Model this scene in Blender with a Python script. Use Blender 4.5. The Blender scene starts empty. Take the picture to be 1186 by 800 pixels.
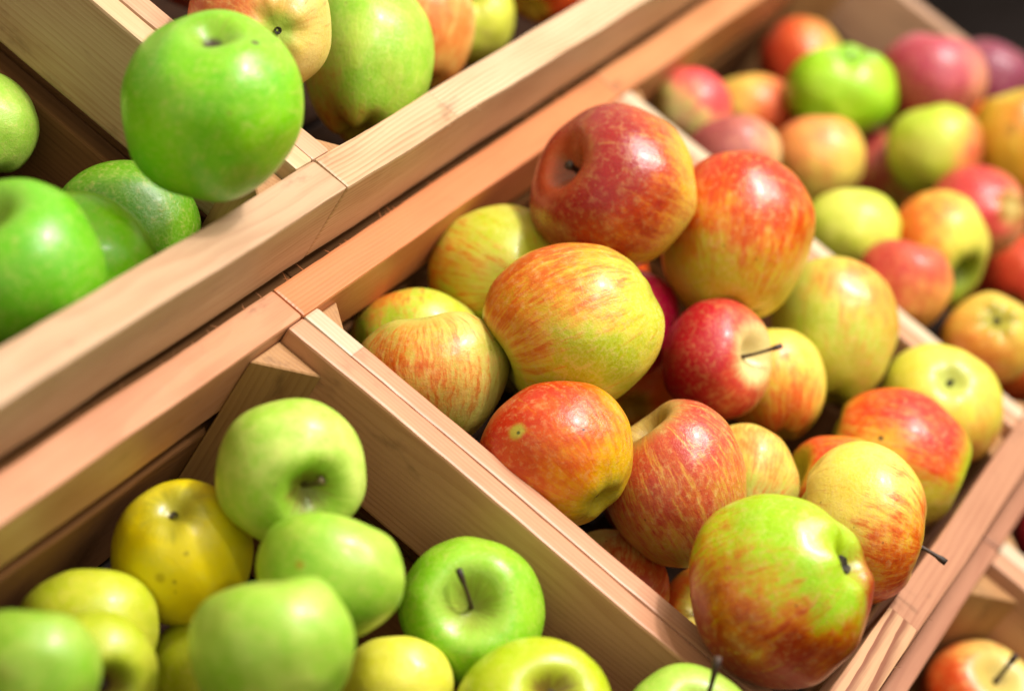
import bpy, bmesh, math, random
from mathutils import Vector, Matrix, Quaternion, noise

# ------------------------------------------------------------------ frame
# camera-space axes (x right, y down, z forward) of the rows of crates:
# A runs along a row, B runs down the slope to the front, C points into the tray
A = Vector((0.4298, -0.3540, 0.8306)); B = Vector((0.7632, 0.6340, -0.1247)); C = Vector((-0.4824, 0.6876, 0.5427))
F_PX = 3000.0; CX, CY = 593.0, 400.0
O_CAM = Vector(((368 - CX) / F_PX, (354 - CY) / F_PX, 1.0)) * (F_PX / 2600.0)
p = math.atan2(-A.y, A.z)
DOWN = Vector((0, math.cos(p), math.sin(p)))
WX = A.normalized(); WZ = -DOWN; WY = WZ.cross(WX).normalized(); WX = WY.cross(WZ).normalized()
R = Matrix((WX, WY, WZ))                        # camera space -> world
O_W = Vector((0, 0, 0.95))                      # inner rear corner of the middle crate's rim

def c2w(v): return R @ (v - O_CAM) + O_W        # point
def d2w(v): return R @ v                        # direction
UW, VW, NW = d2w(A), d2w(B), d2w(-C)
ROT = Matrix((UW, -VW, NW)).transposed().to_4x4()   # local x = u, y = -v, z = w
TRAY = Matrix.Translation(O_W) @ ROT
def cd(x, y, z): return d2w(Vector((x, -y, -z))).normalized()   # right, up, towards camera

scene = bpy.context.scene
COL = scene.collection
rnd = random.Random(7)

def link(o, parent=None):
    COL.objects.link(o)
    if parent: o.parent = parent
    return o
def mesh_obj(name, bm, mat, parent=None, smooth=False):
    me = bpy.data.meshes.new(name); bm.to_mesh(me); bm.free()
    if smooth:
        for q in me.polygons: q.use_smooth = True
    o = bpy.data.objects.new(name, me); me.materials.append(mat)
    return link(o, parent)
def tag(o, label, cat=None, group=None, kind=None):
    o['label'] = label
    if cat: o['category'] = cat
    if group: o['group'] = group
    if kind: o['kind'] = kind
def lin(c):
    out = []
    for x in c:
        x /= 255.0
        out.append(x / 12.92 if x <= 0.04045 else ((x + 0.055) / 1.055) ** 2.4)
    return (*out, 1.0)

# ------------------------------------------------------------------ node helper
class NT:
    def __init__(s, name):
        s.mat = bpy.data.materials.new(name); s.mat.use_nodes = True
        s.t = s.mat.node_tree; s.t.nodes.clear()
        s.out = s.t.nodes.new('ShaderNodeOutputMaterial')
        s.b = s.t.nodes.new('ShaderNodeBsdfPrincipled')
        s.t.links.new(s.b.outputs[0], s.out.inputs[0])
    def put(s, sock, v):
        if hasattr(v, 'is_output') or isinstance(v, bpy.types.NodeSocket): s.t.links.new(v, sock)
        else: sock.default_value = v
    def m(s, op, a, b=0.0, c=0.0, clamp=False):
        n = s.t.nodes.new('ShaderNodeMath'); n.operation = op; n.use_clamp = clamp
        for i, v in enumerate((a, b, c)): s.put(n.inputs[i], v)
        return n.outputs[0]
    def vm(s, op, a, b=(0, 0, 0), scale=None):
        n = s.t.nodes.new('ShaderNodeVectorMath'); n.operation = op
        s.put(n.inputs[0], a); s.put(n.inputs[1], b)
        if scale is not None: s.put(n.inputs['Scale'], scale)
        return n.outputs['Value'] if op in ('DOT_PRODUCT', 'LENGTH', 'DISTANCE') else n.outputs[0]
    def noise(s, v, scale=5.0, detail=3.0, rough=0.55, dist=0.0):
        n = s.t.nodes.new('ShaderNodeTexNoise'); s.put(n.inputs['Vector'], v)
        n.inputs['Scale'].default_value = scale; n.inputs['Detail'].default_value = detail
        n.inputs['Roughness'].default_value = rough; n.inputs['Distortion'].default_value = dist
        return n.outputs['Fac']
    def vor(s, v, scale):
        n = s.t.nodes.new('ShaderNodeTexVoronoi'); s.put(n.inputs['Vector'], v); n.inputs['Scale'].default_value = scale
        return n
    def ss(s, v, lo, hi, a=0.0, b=1.0):
        n = s.t.nodes.new('ShaderNodeMapRange'); n.interpolation_type = 'SMOOTHSTEP'
        s.put(n.inputs[0], v); s.put(n.inputs[1], lo); s.put(n.inputs[2], hi); s.put(n.inputs[3], a); s.put(n.inputs[4], b)
        return n.outputs[0]
    def mix(s, f, a, b, mode='MIX'):
        n = s.t.nodes.new('ShaderNodeMix'); n.data_type = 'RGBA'; n.blend_type = mode
        s.put(n.inputs[0], f); s.put(n.inputs[6], a); s.put(n.inputs[7], b)
        return n.outputs[2]
    def sep(s, v):
        n = s.t.nodes.new('ShaderNodeSeparateXYZ'); s.put(n.inputs[0], v); return n.outputs
    def comb(s, x, y, z):
        n = s.t.nodes.new('ShaderNodeCombineXYZ')
        for i, v in enumerate((x, y, z)): s.put(n.inputs[i], v)
        return n.outputs[0]
    def attr(s, name):
        n = s.t.nodes.new('ShaderNodeAttribute'); n.attribute_name = name; return n.outputs['Vector']
    def coord(s, which='Object'):
        return s.t.nodes.new('ShaderNodeTexCoord').outputs[which]
    def bump(s, h, strength, dist):
        n = s.t.nodes.new('ShaderNodeBump'); s.put(n.inputs['Height'], h)
        n.inputs['Strength'].default_value = strength; n.inputs['Distance'].default_value = dist
        s.t.links.new(n.outputs[0], s.b.inputs['Normal'])

# ------------------------------------------------------------------ wood
def wood(light, dark, seed, joints=(), ring=0.0026, contrast=0.55, rough=0.5, pale=None, wobk=.012):
    """planed softwood: growth rings round a pith that lies beside the board, fibres, finger joints.
    joints: x positions (m from the board's centre) where a new length of timber starts;
    pale: {segment number: (light, dark, contrast)}"""
    s = NT('softwood')
    r = random.Random(seed)
    co = s.coord(); x, y, z = s.sep(co)
    seg = 0.0
    for j in joints: seg = s.m('ADD', seg, s.m('GREATER_THAN', x, j))
    wob = s.noise(s.comb(s.m('MULTIPLY', x, 5.0), s.m('ADD', s.m('MULTIPLY', y, 22.0), seg), s.m('MULTIPLY', z, 22.0)), 1.0, 2.0)
    py = s.m('ADD', y, s.m('ADD', r.uniform(-.03, .03), s.m('MULTIPLY', seg, 0.021)))
    pz = s.m('ADD', z, s.m('ADD', r.choice((-1, 1)) * r.uniform(.02, .05), s.m('MULTIPLY', seg, -0.013)))
    rad = s.m('SQRT', s.m('ADD', s.m('MULTIPLY', py, py), s.m('MULTIPLY', pz, pz)))
    rad = s.m('ADD', rad, s.m('MULTIPLY', wob, wobk))
    rad = s.m('ADD', rad, s.m('MULTIPLY', x, r.uniform(-.025, .025)))
    ph = s.m('FRACT', s.m('DIVIDE', rad, ring))
    late = s.m('MULTIPLY', s.ss(ph, 0.25, 0.88), s.ss(ph, 1.0, 0.92))
    fib = s.noise(s.comb(s.m('MULTIPLY', x, 18.0), s.m('MULTIPLY', y, 900.0), s.m('MULTIPLY', z, 900.0)), 1.0, 3.0, 0.65)
    tone = s.noise(s.comb(s.m('MULTIPLY', x, 9.0), s.m('MULTIPLY', y, 40.0), s.m('ADD', seg, s.m('MULTIPLY', z, 40.0))), 1.0, 3.0)
    L, D, K = lin(light), lin(dark), contrast
    col_l, col_d, k = L, D, K
    if pale:
        for i, (pl, pd, pk) in pale.items():
            f = s.m('COMPARE', seg, float(i), 0.2)
            col_l = s.mix(f, col_l, lin(pl)); col_d = s.mix(f, col_d, lin(pd))
            k = s.m('ADD', k, s.m('MULTIPLY', f, pk - K))
    f = s.m('MULTIPLY', late, k)
    f = s.m('ADD', f, s.m('MULTIPLY', s.m('SUBTRACT', fib, 0.5), 0.85))
    f = s.m('ADD', f, s.m('MULTIPLY', s.m('SUBTRACT', tone, 0.45), 1.5), clamp=True)
    col = s.mix(f, col_l, col_d)
    # handling marks
    mk = s.noise(s.comb(s.m('MULTIPLY', x, 30.0), s.m('MULTIPLY', y, 70.0), s.m('MULTIPLY', z, 70.0)), 1.0, 4.0, 0.6)
    col = s.mix(s.ss(mk, 0.60, 0.76, 0.0, 0.42), col, lin((95, 62, 45)))
    for j in joints:
        ln = s.m('LESS_THAN', s.m('ABSOLUTE', s.m('SUBTRACT', x, j)), 0.0004)
        col = s.mix(s.m('MULTIPLY', ln, 0.28), col, lin((110, 70, 50)))
    col = s.mix(1.0, col, WOOD_TINT, 'MULTIPLY')
    s.put(s.b.inputs['Base Color'], col)
    s.put(s.b.inputs['Roughness'], s.ss(fib, 0.2, 0.8, rough - 0.08, rough + 0.12))
    s.b.inputs['Specular IOR Level'].default_value = 0.4 if rough < .7 else .08
    s.bump(s.m('ADD', s.m('MULTIPLY', fib, 0.6), s.m('MULTIPLY', late, 0.25)), 0.25, 0.0006)
    return s.mat

WOOD_TINT = (.68, .68, .60, 1)

def board(name, crate, u, v, w, mat, along='u', bevel=0.0016, hairs=0, hair_face='rear'):
    """a plank between u[0]..u[1], v[0]..v[1], w[0]..w[1] (mm) in tray coordinates; its own x axis runs along its length"""
    u = [q / 1000 for q in u]; v = [q / 1000 for q in v]; w = [q / 1000 for q in w]
    du, dv, dw = u[1] - u[0], v[1] - v[0], w[1] - w[0]
    if along == 'u': dims = (du, dv, dw); rot = Matrix.Identity(4)
    elif along == 'v': dims = (dv, du, dw); rot = Matrix.Rotation(math.pi / 2, 4, 'Z')
    else: dims = (dw, dv, du); rot = Matrix.Rotation(-math.pi / 2, 4, 'Y')
    bm = bmesh.new(); bmesh.ops.create_cube(bm, size=1)
    bmesh.ops.scale(bm, vec=dims, verts=bm.verts)
    if bevel:
        bmesh.ops.bevel(bm, geom=bm.edges[:] , offset=bevel, segments=2, profile=0.6, affect='EDGES')
    n = max(1, int(dims[0] / 0.009))
    for i in range(1, n):
        xx = -dims[0] / 2 + dims[0] * i / n
        bmesh.ops.bisect_plane(bm, geom=bm.verts[:] + bm.edges[:] + bm.faces[:], plane_co=(xx, 0, 0), plane_no=(1, 0, 0))
    sd = rnd.uniform(0, 90)
    for q in bm.verts:
        c = q.co
        q.co += Vector((0, noise.noise(Vector((c.x * 14, sd, c.z * 60))) * 0.0007 + noise.noise(Vector((c.x * 90, sd + 3, c.z * 300))) * 0.00022,
                        noise.noise(Vector((c.x * 14, c.y * 60, sd + 9))) * 0.0006 + noise.noise(Vector((c.x * 90, c.y * 300, sd + 5))) * 0.00022))
    for i in range(hairs):                       # fuzz and splinters left by the saw along the top edge
        xx = rnd.uniform(-.48, .48) * dims[0]; L = rnd.uniform(.0012, .006); a = rnd.uniform(-1.2, 1.2)
        side = 1 if hair_face == 'rear' else -1
        base = Vector((xx, side * (dims[1] / 2 - .0004), dims[2] / 2 - .0004))
        d = Vector((math.sin(a), side * abs(math.cos(a)) * .7, rnd.uniform(.1, .9))).normalized() * L
        sdv = Vector((.00022, 0, 0)); up = Vector((0, 0, .00022))
        vs = [bm.verts.new(base - sdv), bm.verts.new(base + sdv), bm.verts.new(base + up * 2), bm.verts.new(base + d)]
        for t3 in ((0, 1, 3), (1, 2, 3), (2, 0, 3)): bm.faces.new([vs[k] for k in t3])
    o = mesh_obj(name, bm, mat, crate)
    o.matrix_local = Matrix.Translation(((u[0] + u[1]) / 2, -(v[0] + v[1]) / 2, (w[0] + w[1]) / 2)) @ rot
    return o

def corner_post(crate, u, v, su, sv, w0, w1, leg, mat):
    """triangular post tucked into a corner; su, sv point into the crate"""
    u /= 1000; v /= 1000; leg /= 1000
    bm = bmesh.new(); ring = []
    for w in (w0 / 1000, w1 / 1000):
        ring.append([bm.verts.new((u, -v, w)), bm.verts.new((u + su * leg, -v, w)), bm.verts.new((u, -(v + sv * leg), w))])
    a, b = ring
    for i in range(3): bm.faces.new((a[i], a[(i + 1) % 3], b[(i + 1) % 3], b[i]))
    bm.faces.new(b); bm.faces.new(a[::-1])
    bmesh.ops.recalc_face_normals(bm, faces=bm.faces[:])
    bmesh.ops.bevel(bm, geom=bm.edges[:], offset=.0007, segments=1, affect='EDGES')
    # own x axis along the post so that the grain runs upwards
    mid = Vector((u + su * leg / 3, -(v + sv * leg / 3), (w0 + w1) / 2000))
    rot = Matrix.Rotation(-math.pi / 2, 4, 'Y'); M = Matrix.Translation(mid) @ rot
    bm.transform(M.inverted())
    o = mesh_obj('corner_post', bm, mat, crate); o.matrix_local = M
    return o

def crate(label, u0, u1, v0, v1, top, tu0, tu1, tr, tf, mats, rail=43, side=51, depth=124, hairs=40):
    """inner opening u0..u1, v0..v1 (mm), rim at height top; tu0, tu1 thickness of the sides, tr, tf of the rear and front"""
    e = bpy.data.objects.new('wooden_crate', None); link(e)
    e.matrix_world = TRAY @ Matrix.Translation((0, 0, 0))
    e.empty_display_size = .05
    tag(e, label, 'crate', 'wooden crates of the apple display')
    U0, U1 = u0 - tu0 + .3, u1 + tu1 - .3
    bot = top - depth
    m = mats
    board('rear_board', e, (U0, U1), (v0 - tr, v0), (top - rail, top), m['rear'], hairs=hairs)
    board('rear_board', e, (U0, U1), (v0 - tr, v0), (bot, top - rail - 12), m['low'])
    board('front_board', e, (U0, U1), (v1, v1 + tf), (top - 45, top), m['front'], hairs=hairs // 3, hair_face='front')
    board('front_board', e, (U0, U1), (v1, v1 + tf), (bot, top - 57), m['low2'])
    for a, b, mm in ((u0 - tu0 + .3, u0, m['left']), (u1, u1 + tu1 - .3, m['right'])):
        board('side_board', e, (a, b), (v0 + .3, v1 - .3), (top - side, top - .4), mm, 'v')
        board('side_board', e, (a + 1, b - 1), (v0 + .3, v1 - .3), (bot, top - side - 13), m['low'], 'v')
    for uu, su in ((u0 + .2, 1), (u1 - .2, -1)):
        for vv, sv in ((v0 + .2, 1), (v1 - .2, -1)):
            corner_post(e, uu, vv, su, sv, bot, top - 9, 25, m['post'])
    n = 4
    wd = (v1 - v0) / n
    for i in range(n):
        board('floor_board', e, (U0 + .5, U1 - .5), (v0 + i * wd + 2, v0 + (i + 1) * wd - 2), (bot - 8, bot - .4), m['floor'])
    return e

# ------------------------------------------------------------------ apples
def smooth01(x): x = max(0., min(1., x)); return x * x * (3 - 2 * x)

def skin(c1, c2, blush, blush2, bdir, cov, soft, streak, spots, seed, cavity, russet=0.3, gloss=0.3, cav_amt=0.8, mott=.5):
    s = NT('apple_skin')
    P = s.attr('apple_co'); N = s.vm('NORMALIZE', P)
    px, py, pz = s.sep(N)
    off = Vector((seed * 3.17 % 50, seed * 1.91 % 50, seed * 7.3 % 50))
    Q = s.vm('ADD', N, off)
    q = s.vm('NORMALIZE', s.comb(px, py, 0.0))
    qx, qy, _ = s.sep(q)
    wob = s.noise(Q, 2.2, 2.0)
    # streaks follow the meridians from stem to calyx
    sv = s.comb(s.m('ADD', s.m('MULTIPLY', qx, 8.5), off.x), s.m('ADD', s.m('MULTIPLY', qy, 8.5), s.m('MULTIPLY', wob, 1.6)), s.m('ADD', s.m('MULTIPLY', pz, 1.5), off.z))
    st = s.noise(sv, 1.0, 5.0, 0.68)
    sv2 = s.comb(s.m('ADD', s.m('MULTIPLY', qx, 20.0), off.y), s.m('ADD', s.m('MULTIPLY', qy, 20.0), s.m('MULTIPLY', wob, 3.0)), s.m('MULTIPLY', pz, 4.2))
    st2 = s.noise(sv2, 1.0, 4.0, 0.7)
    stm = s.m('ADD', s.m('MULTIPLY', st, 0.6), s.m('MULTIPLY', st2, 0.4))
    n1 = s.noise(Q, 1.3, 3.0); n2 = s.noise(Q, 4.5, 5.0, 0.6); n3 = s.noise(Q, 22.0, 4.0, 0.65)
    base = s.mix(s.ss(s.m('ADD', s.m('MULTIPLY', n1, .65), s.m('MULTIPLY', n2, .35)), 0.5 - .16, 0.5 + .16), lin(c1), lin(c2))
    base = s.mix(s.ss(n3, 0.3, 0.75, 0.0, 0.22 * mott * 2), base, s.mix(0.5, lin(c1), (0.75, 0.72, 0.30, 1)))
    col = base
    if blush:
        d = s.vm('DOT_PRODUCT', N, tuple(bdir))
        v = s.m('ADD', s.m('MULTIPLY', d, 0.75), s.m('MULTIPLY', s.m('SUBTRACT', n1, .5), 1.1))
        v = s.m('ADD', v, s.m('MULTIPLY', s.m('SUBTRACT', n2, .5), 0.6))
        v = s.m('ADD', v, s.m('MULTIPLY', s.m('SUBTRACT', stm, .5), 3.4 * streak))
        v = s.m('ADD', v, s.m('MULTIPLY', s.m('SUBTRACT', n3, .5), 0.5))
        f = s.ss(v, -cov - soft, -cov + soft)
        f2 = s.ss(v, -cov + soft * .25, -cov + soft * 1.9)
        col = s.mix(s.m('MULTIPLY', f, 0.9), col, lin(blush))
        col = s.mix(s.m('MULTIPLY', f2, 0.85), col, lin(blush2))
        # broken stripes: dense inside the flush, sparse outside it
        sm = s.m('ADD', stm, s.m('MULTIPLY', s.ss(v, -cov - .9, -cov + .5), 0.10))
        fs = s.m('MULTIPLY', s.ss(sm, 0.54, 0.70), s.ss(n2, .32, .58, .25, 1.0))
        col = s.mix(s.m('MULTIPLY', fs, min(0.85, streak * 1.15)), col, s.mix(n1, lin(blush), lin(blush2)))
        pl = s.m('MULTIPLY', s.ss(s.m('SUBTRACT', 1.0, stm), 0.54, 0.62), f)
        col = s.mix(s.m('MULTIPLY', pl, min(.4, streak * .6)), col, lin(c2))
    n5 = s.noise(Q, 11.0, 6.0, .72)
    col = s.mix(s.ss(n5, .47, .68, 0.0, .30 * mott + .06), col, lin((216, 186, 120)))
    col = s.mix(s.ss(n5, .44, .30, 0.0, .30 * mott), col, lin((150, 104, 44)))
    # stem cavity and calyx basin
    ca, cb = cavity
    fc = s.m('MULTIPLY', s.ss(s.m('ADD', pz, s.m('MULTIPLY', s.m('SUBTRACT', st, .5), .22)), 0.80, 0.985), cav_amt)
    col = s.mix(fc, col, lin(ca))
    fb = s.m('MULTIPLY', s.ss(s.m('ADD', s.m('MULTIPLY', pz, -1.0), s.m('MULTIPLY', s.m('SUBTRACT', st, .5), .2)), 0.86, 0.99), .7)
    col = s.mix(fb, col, lin(cb))
    fr = s.m('MULTIPLY', s.ss(s.m('ADD', pz, s.m('MULTIPLY', s.m('SUBTRACT', st2, .5), .25)), 0.95, 1.0), russet)
    col = s.mix(fr, col, lin((120, 92, 48)))
    # lenticels: pale dots, each with a darker core
    vo = s.vor(Q, 15.0)
    pick = s.m('GREATER_THAN', s.sep(vo.outputs['Color'])[0], 0.45)
    dot = s.m('MULTIPLY', s.ss(vo.outputs['Distance'], 0.10, 0.05), pick)
    col = s.mix(s.m('MULTIPLY', dot, 0.5), col, lin((215, 205, 130)))
    # small brown blemishes
    vb = s.vor(s.vm('ADD', Q, s.vm('SCALE', s.comb(n3, n2, n1), scale=.12)), 4.2)
    pk = s.m('GREATER_THAN', s.sep(vb.outputs['Color'])[1], 0.80)
    bl = s.m('MULTIPLY', s.ss(vb.outputs['Distance'], 0.10, 0.045), pk)
    col = s.mix(s.m('MULTIPLY', bl, 0.6), col, lin((88, 62, 24)))
    scuff = s.ss(s.noise(Q, 7.0, 6.0, 0.7, 0.6), 0.66, 0.80, 0.0, 0.30)
    col = s.mix(scuff, col, lin((150, 110, 50)))
    for (sd, rad, c, am) in spots:
        dist = s.vm('DISTANCE', N, tuple(sd))
        dist = s.m('ADD', dist, s.m('MULTIPLY', s.m('SUBTRACT', n3, .5), rad * .5))
        col = s.mix(s.ss(dist, rad, rad * .4, 0.0, am), col, lin(c))
    hs = s.t.nodes.new('ShaderNodeHueSaturation'); hs.inputs['Saturation'].default_value = SAT; hs.inputs['Value'].default_value = VAL
    s.put(hs.inputs['Color'], col); col = hs.outputs[0]
    s.put(s.b.inputs['Base Color'], col)
    s.put(s.b.inputs['Roughness'], s.m('ADD', s.m('MULTIPLY', n2, .16), gloss - .02))
    s.b.inputs['Specular IOR Level'].default_value = 0.4
    s.b.inputs['Coat Weight'].default_value = 0.24; s.b.inputs['Coat Roughness'].default_value = 0.2
    s.b.inputs['Subsurface Weight'].default_value = 0.12
    s.b.inputs['Subsurface Radius'].default_value = (1.0, .7, .25); s.b.inputs['Subsurface Scale'].default_value = 0.004
    n4 = s.noise(Q, 60.0, 3.0, .6)
    s.bump(s.m('ADD', s.m('MULTIPLY', n3, .7), s.m('ADD', s.m('MULTIPLY', n4, .25), s.m('MULTIPLY', n2, 1.2))), 0.22, 0.0022)
    return s.mat
SAT, VAL = 1.04, 1.0

def simple(name, c1, c2, scale, rough):
    s = NT(name); n = s.noise(s.coord(), scale, 4.0, .65)
    s.put(s.b.inputs['Base Color'], s.mix(s.ss(n, .3, .7), lin(c1), lin(c2)))
    s.b.inputs['Roughness'].default_value = rough
    s.bump(n, .5, .0008)
    return s.mat
M_STEM = simple('stem_bark', (70, 45, 28), (28, 18, 12), 260, .6)
M_STEMG = simple('green_stem', (92, 80, 30), (50, 40, 18), 260, .55)
M_CALYX = simple('dry_calyx', (84, 76, 56), (20, 18, 13), 420, .8)

def tube(pts, radii, seg=8):
    bm = bmesh.new(); rings = []
    for i, q in enumerate(pts):
        t = (pts[min(i + 1, len(pts) - 1)] - pts[max(i - 1, 0)]).normalized()
        a = t.orthogonal().normalized(); b = t.cross(a)
        if rings:
            a = (pa - t * pa.dot(t)).normalized(); b = t.cross(a)
        pa = a
        rings.append([bm.verts.new(q + (a * math.cos(k * 2 * math.pi / seg) + b * math.sin(k * 2 * math.pi / seg)) * radii[i]) for k in range(seg)])
    for i in range(len(rings) - 1):
        for k in range(seg):
            bm.faces.new((rings[i][k], rings[i][(k + 1) % seg], rings[i + 1][(k + 1) % seg], rings[i + 1][k]))
    bm.faces.new(rings[0][::-1]); bm.faces.new(rings[-1])
    return bm

NT_, NP_ = 88, 56
def apple(spec, cx, cy, rx, ry, t):
    g = spec.get
    seed = g('seed')
    r = random.Random(seed)
    k = t / F_PX
    centre = c2w(Vector(((cx - CX) * k, (cy - CY) * k, t)))
    ax = cd(*g('axis'))
    # orientation: local z = axis
    rotm = ax.to_track_quat('Z', 'Y').to_matrix() @ Matrix.Rotation(r.uniform(0, 6.28), 3, 'Z')
    h = g('h', .90); lob = g('lob', .018); dt = g('dt', .36); db = g('db', .22); wt = g('wt', .34); wb = g('wb', .27); tap = g('tap', .08); lump = g('lump', .055)
    ph = r.uniform(0, 6.28); skew = Vector((r.uniform(-.06, .06), r.uniform(-.06, .06)))
    V = []; base = []
    for i in range(NP_ + 1):
        phi = math.pi * i / NP_
        for j in range(NT_):
            th = 2 * math.pi * j / NT_
            z = math.cos(phi); rho = math.sin(phi) ** .88 if 0 < i < NP_ else 0
            b0 = Vector((math.sin(phi) * math.cos(th), math.sin(phi) * math.sin(th), z))
            lb = lob * math.cos(5 * th + ph) * (smooth01((-z + .35) / 1.1) + .25 * smooth01((z - .2) / .9)) + .4 * lob * math.cos(3 * th + 2 * ph)
            rr = rho * (1 + tap * z - .03 * z * z) * (1 + lb)
            zz = z
            if z > 0: zz -= dt * math.exp(-(rho / wt) ** 2)
            else: zz += db * math.exp(-(rho / wb) ** 2)
            if z < -.3: zz -= lob * 1.6 * math.cos(5 * th + ph) * math.exp(-((rho - .42) / .2) ** 2)
            if z > .3: zz += lob * 1.0 * math.cos(3 * th + ph) * math.exp(-((rho - .5) / .25) ** 2)
            q = Vector((rr * math.cos(th) + skew.x * zz, rr * math.sin(th) + skew.y * zz, zz * h))
            nn = noise.noise(b0 * 1.15 + Vector((seed * 1.7, 3, seed))) * lump + noise.noise(b0 * 2.6 + Vector((seed, seed * 2.3, 1))) * lump * .35
            q *= 1 + nn
            V.append(rotm @ q); base.append(b0)
    # own size: fit the outline's half widths along the picture's right and up, depth between them
    ex, ey, ez = d2w(Vector((1, 0, 0))), d2w(Vector((0, -1, 0))), d2w(Vector((0, 0, -1)))
    xs = [q.dot(ex) for q in V]; ys = [q.dot(ey) for q in V]; zs = [q.dot(ez) for q in V]
    def fit(a, half):
        lo, hi = min(a), max(a); return half / ((hi - lo) / 2), (lo + hi) / 2
    fx, ox = fit(xs, rx * k * .992); fy, oy = fit(ys, ry * k * .992); fz, oz = fit(zs, (rx + ry) / 2 * k * .992)
    W = [ex * ((a - ox) * fx) + ey * ((b - oy) * fy) + ez * ((c - oz) * fz) for a, b, c in zip(xs, ys, zs)]
    bm = bmesh.new(); lay = bm.verts.layers.float_vector.new('apple_co')
    top = bm.verts.new(W[0]); top[lay] = (0, 0, 1)
    rows = []
    for i in range(1, NP_):
        row = []
        for j in range(NT_):
            q = bm.verts.new(W[i * NT_ + j]); q[lay] = base[i * NT_ + j]; row.append(q)
        rows.append(row)
    btm = bm.verts.new(W[NP_ * NT_]); btm[lay] = (0, 0, -1)
    for j in range(NT_):
        j2 = (j + 1) % NT_
        bm.faces.new((top, rows[0][j], rows[0][j2])); bm.faces.new((btm, rows[-1][j2], rows[-1][j]))
        for i in range(len(rows) - 1): bm.faces.new((rows[i][j], rows[i + 1][j], rows[i + 1][j2], rows[i][j2]))
    loc = lambda d: rotm.transposed() @ cd(*d)
    spots = [(loc(d), rad, c, am) for d, rad, c, am in g('spots', ())]
    mat = skin(g('c1'), g('c2'), g('bl'), g('bl2') or g('bl'), loc(g('bd', (0, 0, 1))), g('cov', 0), g('soft', .35), g('st', .3), spots, seed,
               g('cav', ((150, 170, 70), (150, 150, 70))), g('russet', .35), g('gloss', .36), g('cavamt', .8), g('mott', .5))
    o = mesh_obj('apple', bm, mat, None, True)
    o.location = centre
    tag(o, g('label'), 'apple', GROUPS[g('crate')])
    R_ = (rx + ry) / 2 * k
    if g('stem'):
        L, bend, kind, thick = g('stem')
        b0 = Vector(W[0]) - ax * .001
        bd = cd(*bend); L *= R_
        pts, rad = [], []
        for i in range(9):
            s = i / 8; pts.append(b0 + ax * (L * s * (1 - .45 * s)) + bd * (L * .75 * s * s))
            rad.append(thick * (1.15 - .4 * math.sin(min(1, s * 1.25) * math.pi / 1.3)) * (1.45 if i >= 7 else 1))
        so = mesh_obj('stem', tube(pts, rad), M_STEM if kind == 'b' else M_STEMG, o, True)
    if g('calyx'):
        size = g('calyx') * R_
        bc = Vector(W[NP_ * NT_]); dn = -ax
        bm = bmesh.new(); a = dn.orthogonal().normalized(); b = dn.cross(a)
        for kx in range(5):
            an = kx * 2 * math.pi / 5 + r.uniform(-.2, .2)
            d = a * math.cos(an) + b * math.sin(an); sd = dn.cross(d)
            L = size * r.uniform(.8, 1.2); pr = None
            for i in range(6):
                s = i / 5; wdt = size * .36 * (1 - s) ** .7 + size * .02
                mid = bc + dn * (size * (.06 + .42 * math.sin(s * 2.3))) + d * (L * (.12 + .75 * s - .5 * s * s))
                pair = [bm.verts.new(mid - sd * wdt), bm.verts.new(mid + dn * size * .1), bm.verts.new(mid + sd * wdt)]
                if pr:
                    bm.faces.new((pr[0], pr[1], pair[1], pair[0])); bm.faces.new((pr[1], pr[2], pair[2], pair[1]))
                pr = pair
        mesh_obj('calyx', bm, M_CALYX, o, False)
    return o
GROUPS = {'UL': 'green apples in the upper left crate', 'UM': 'apples in the upper crate', 'M': 'red and yellow apples in the middle crate',
          'R': 'apples in the far crate', 'L': 'green and yellow apples in the lower left crate', 'F': 'apples in the front crates', 'F2': 'apples in the front crates'}

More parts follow.
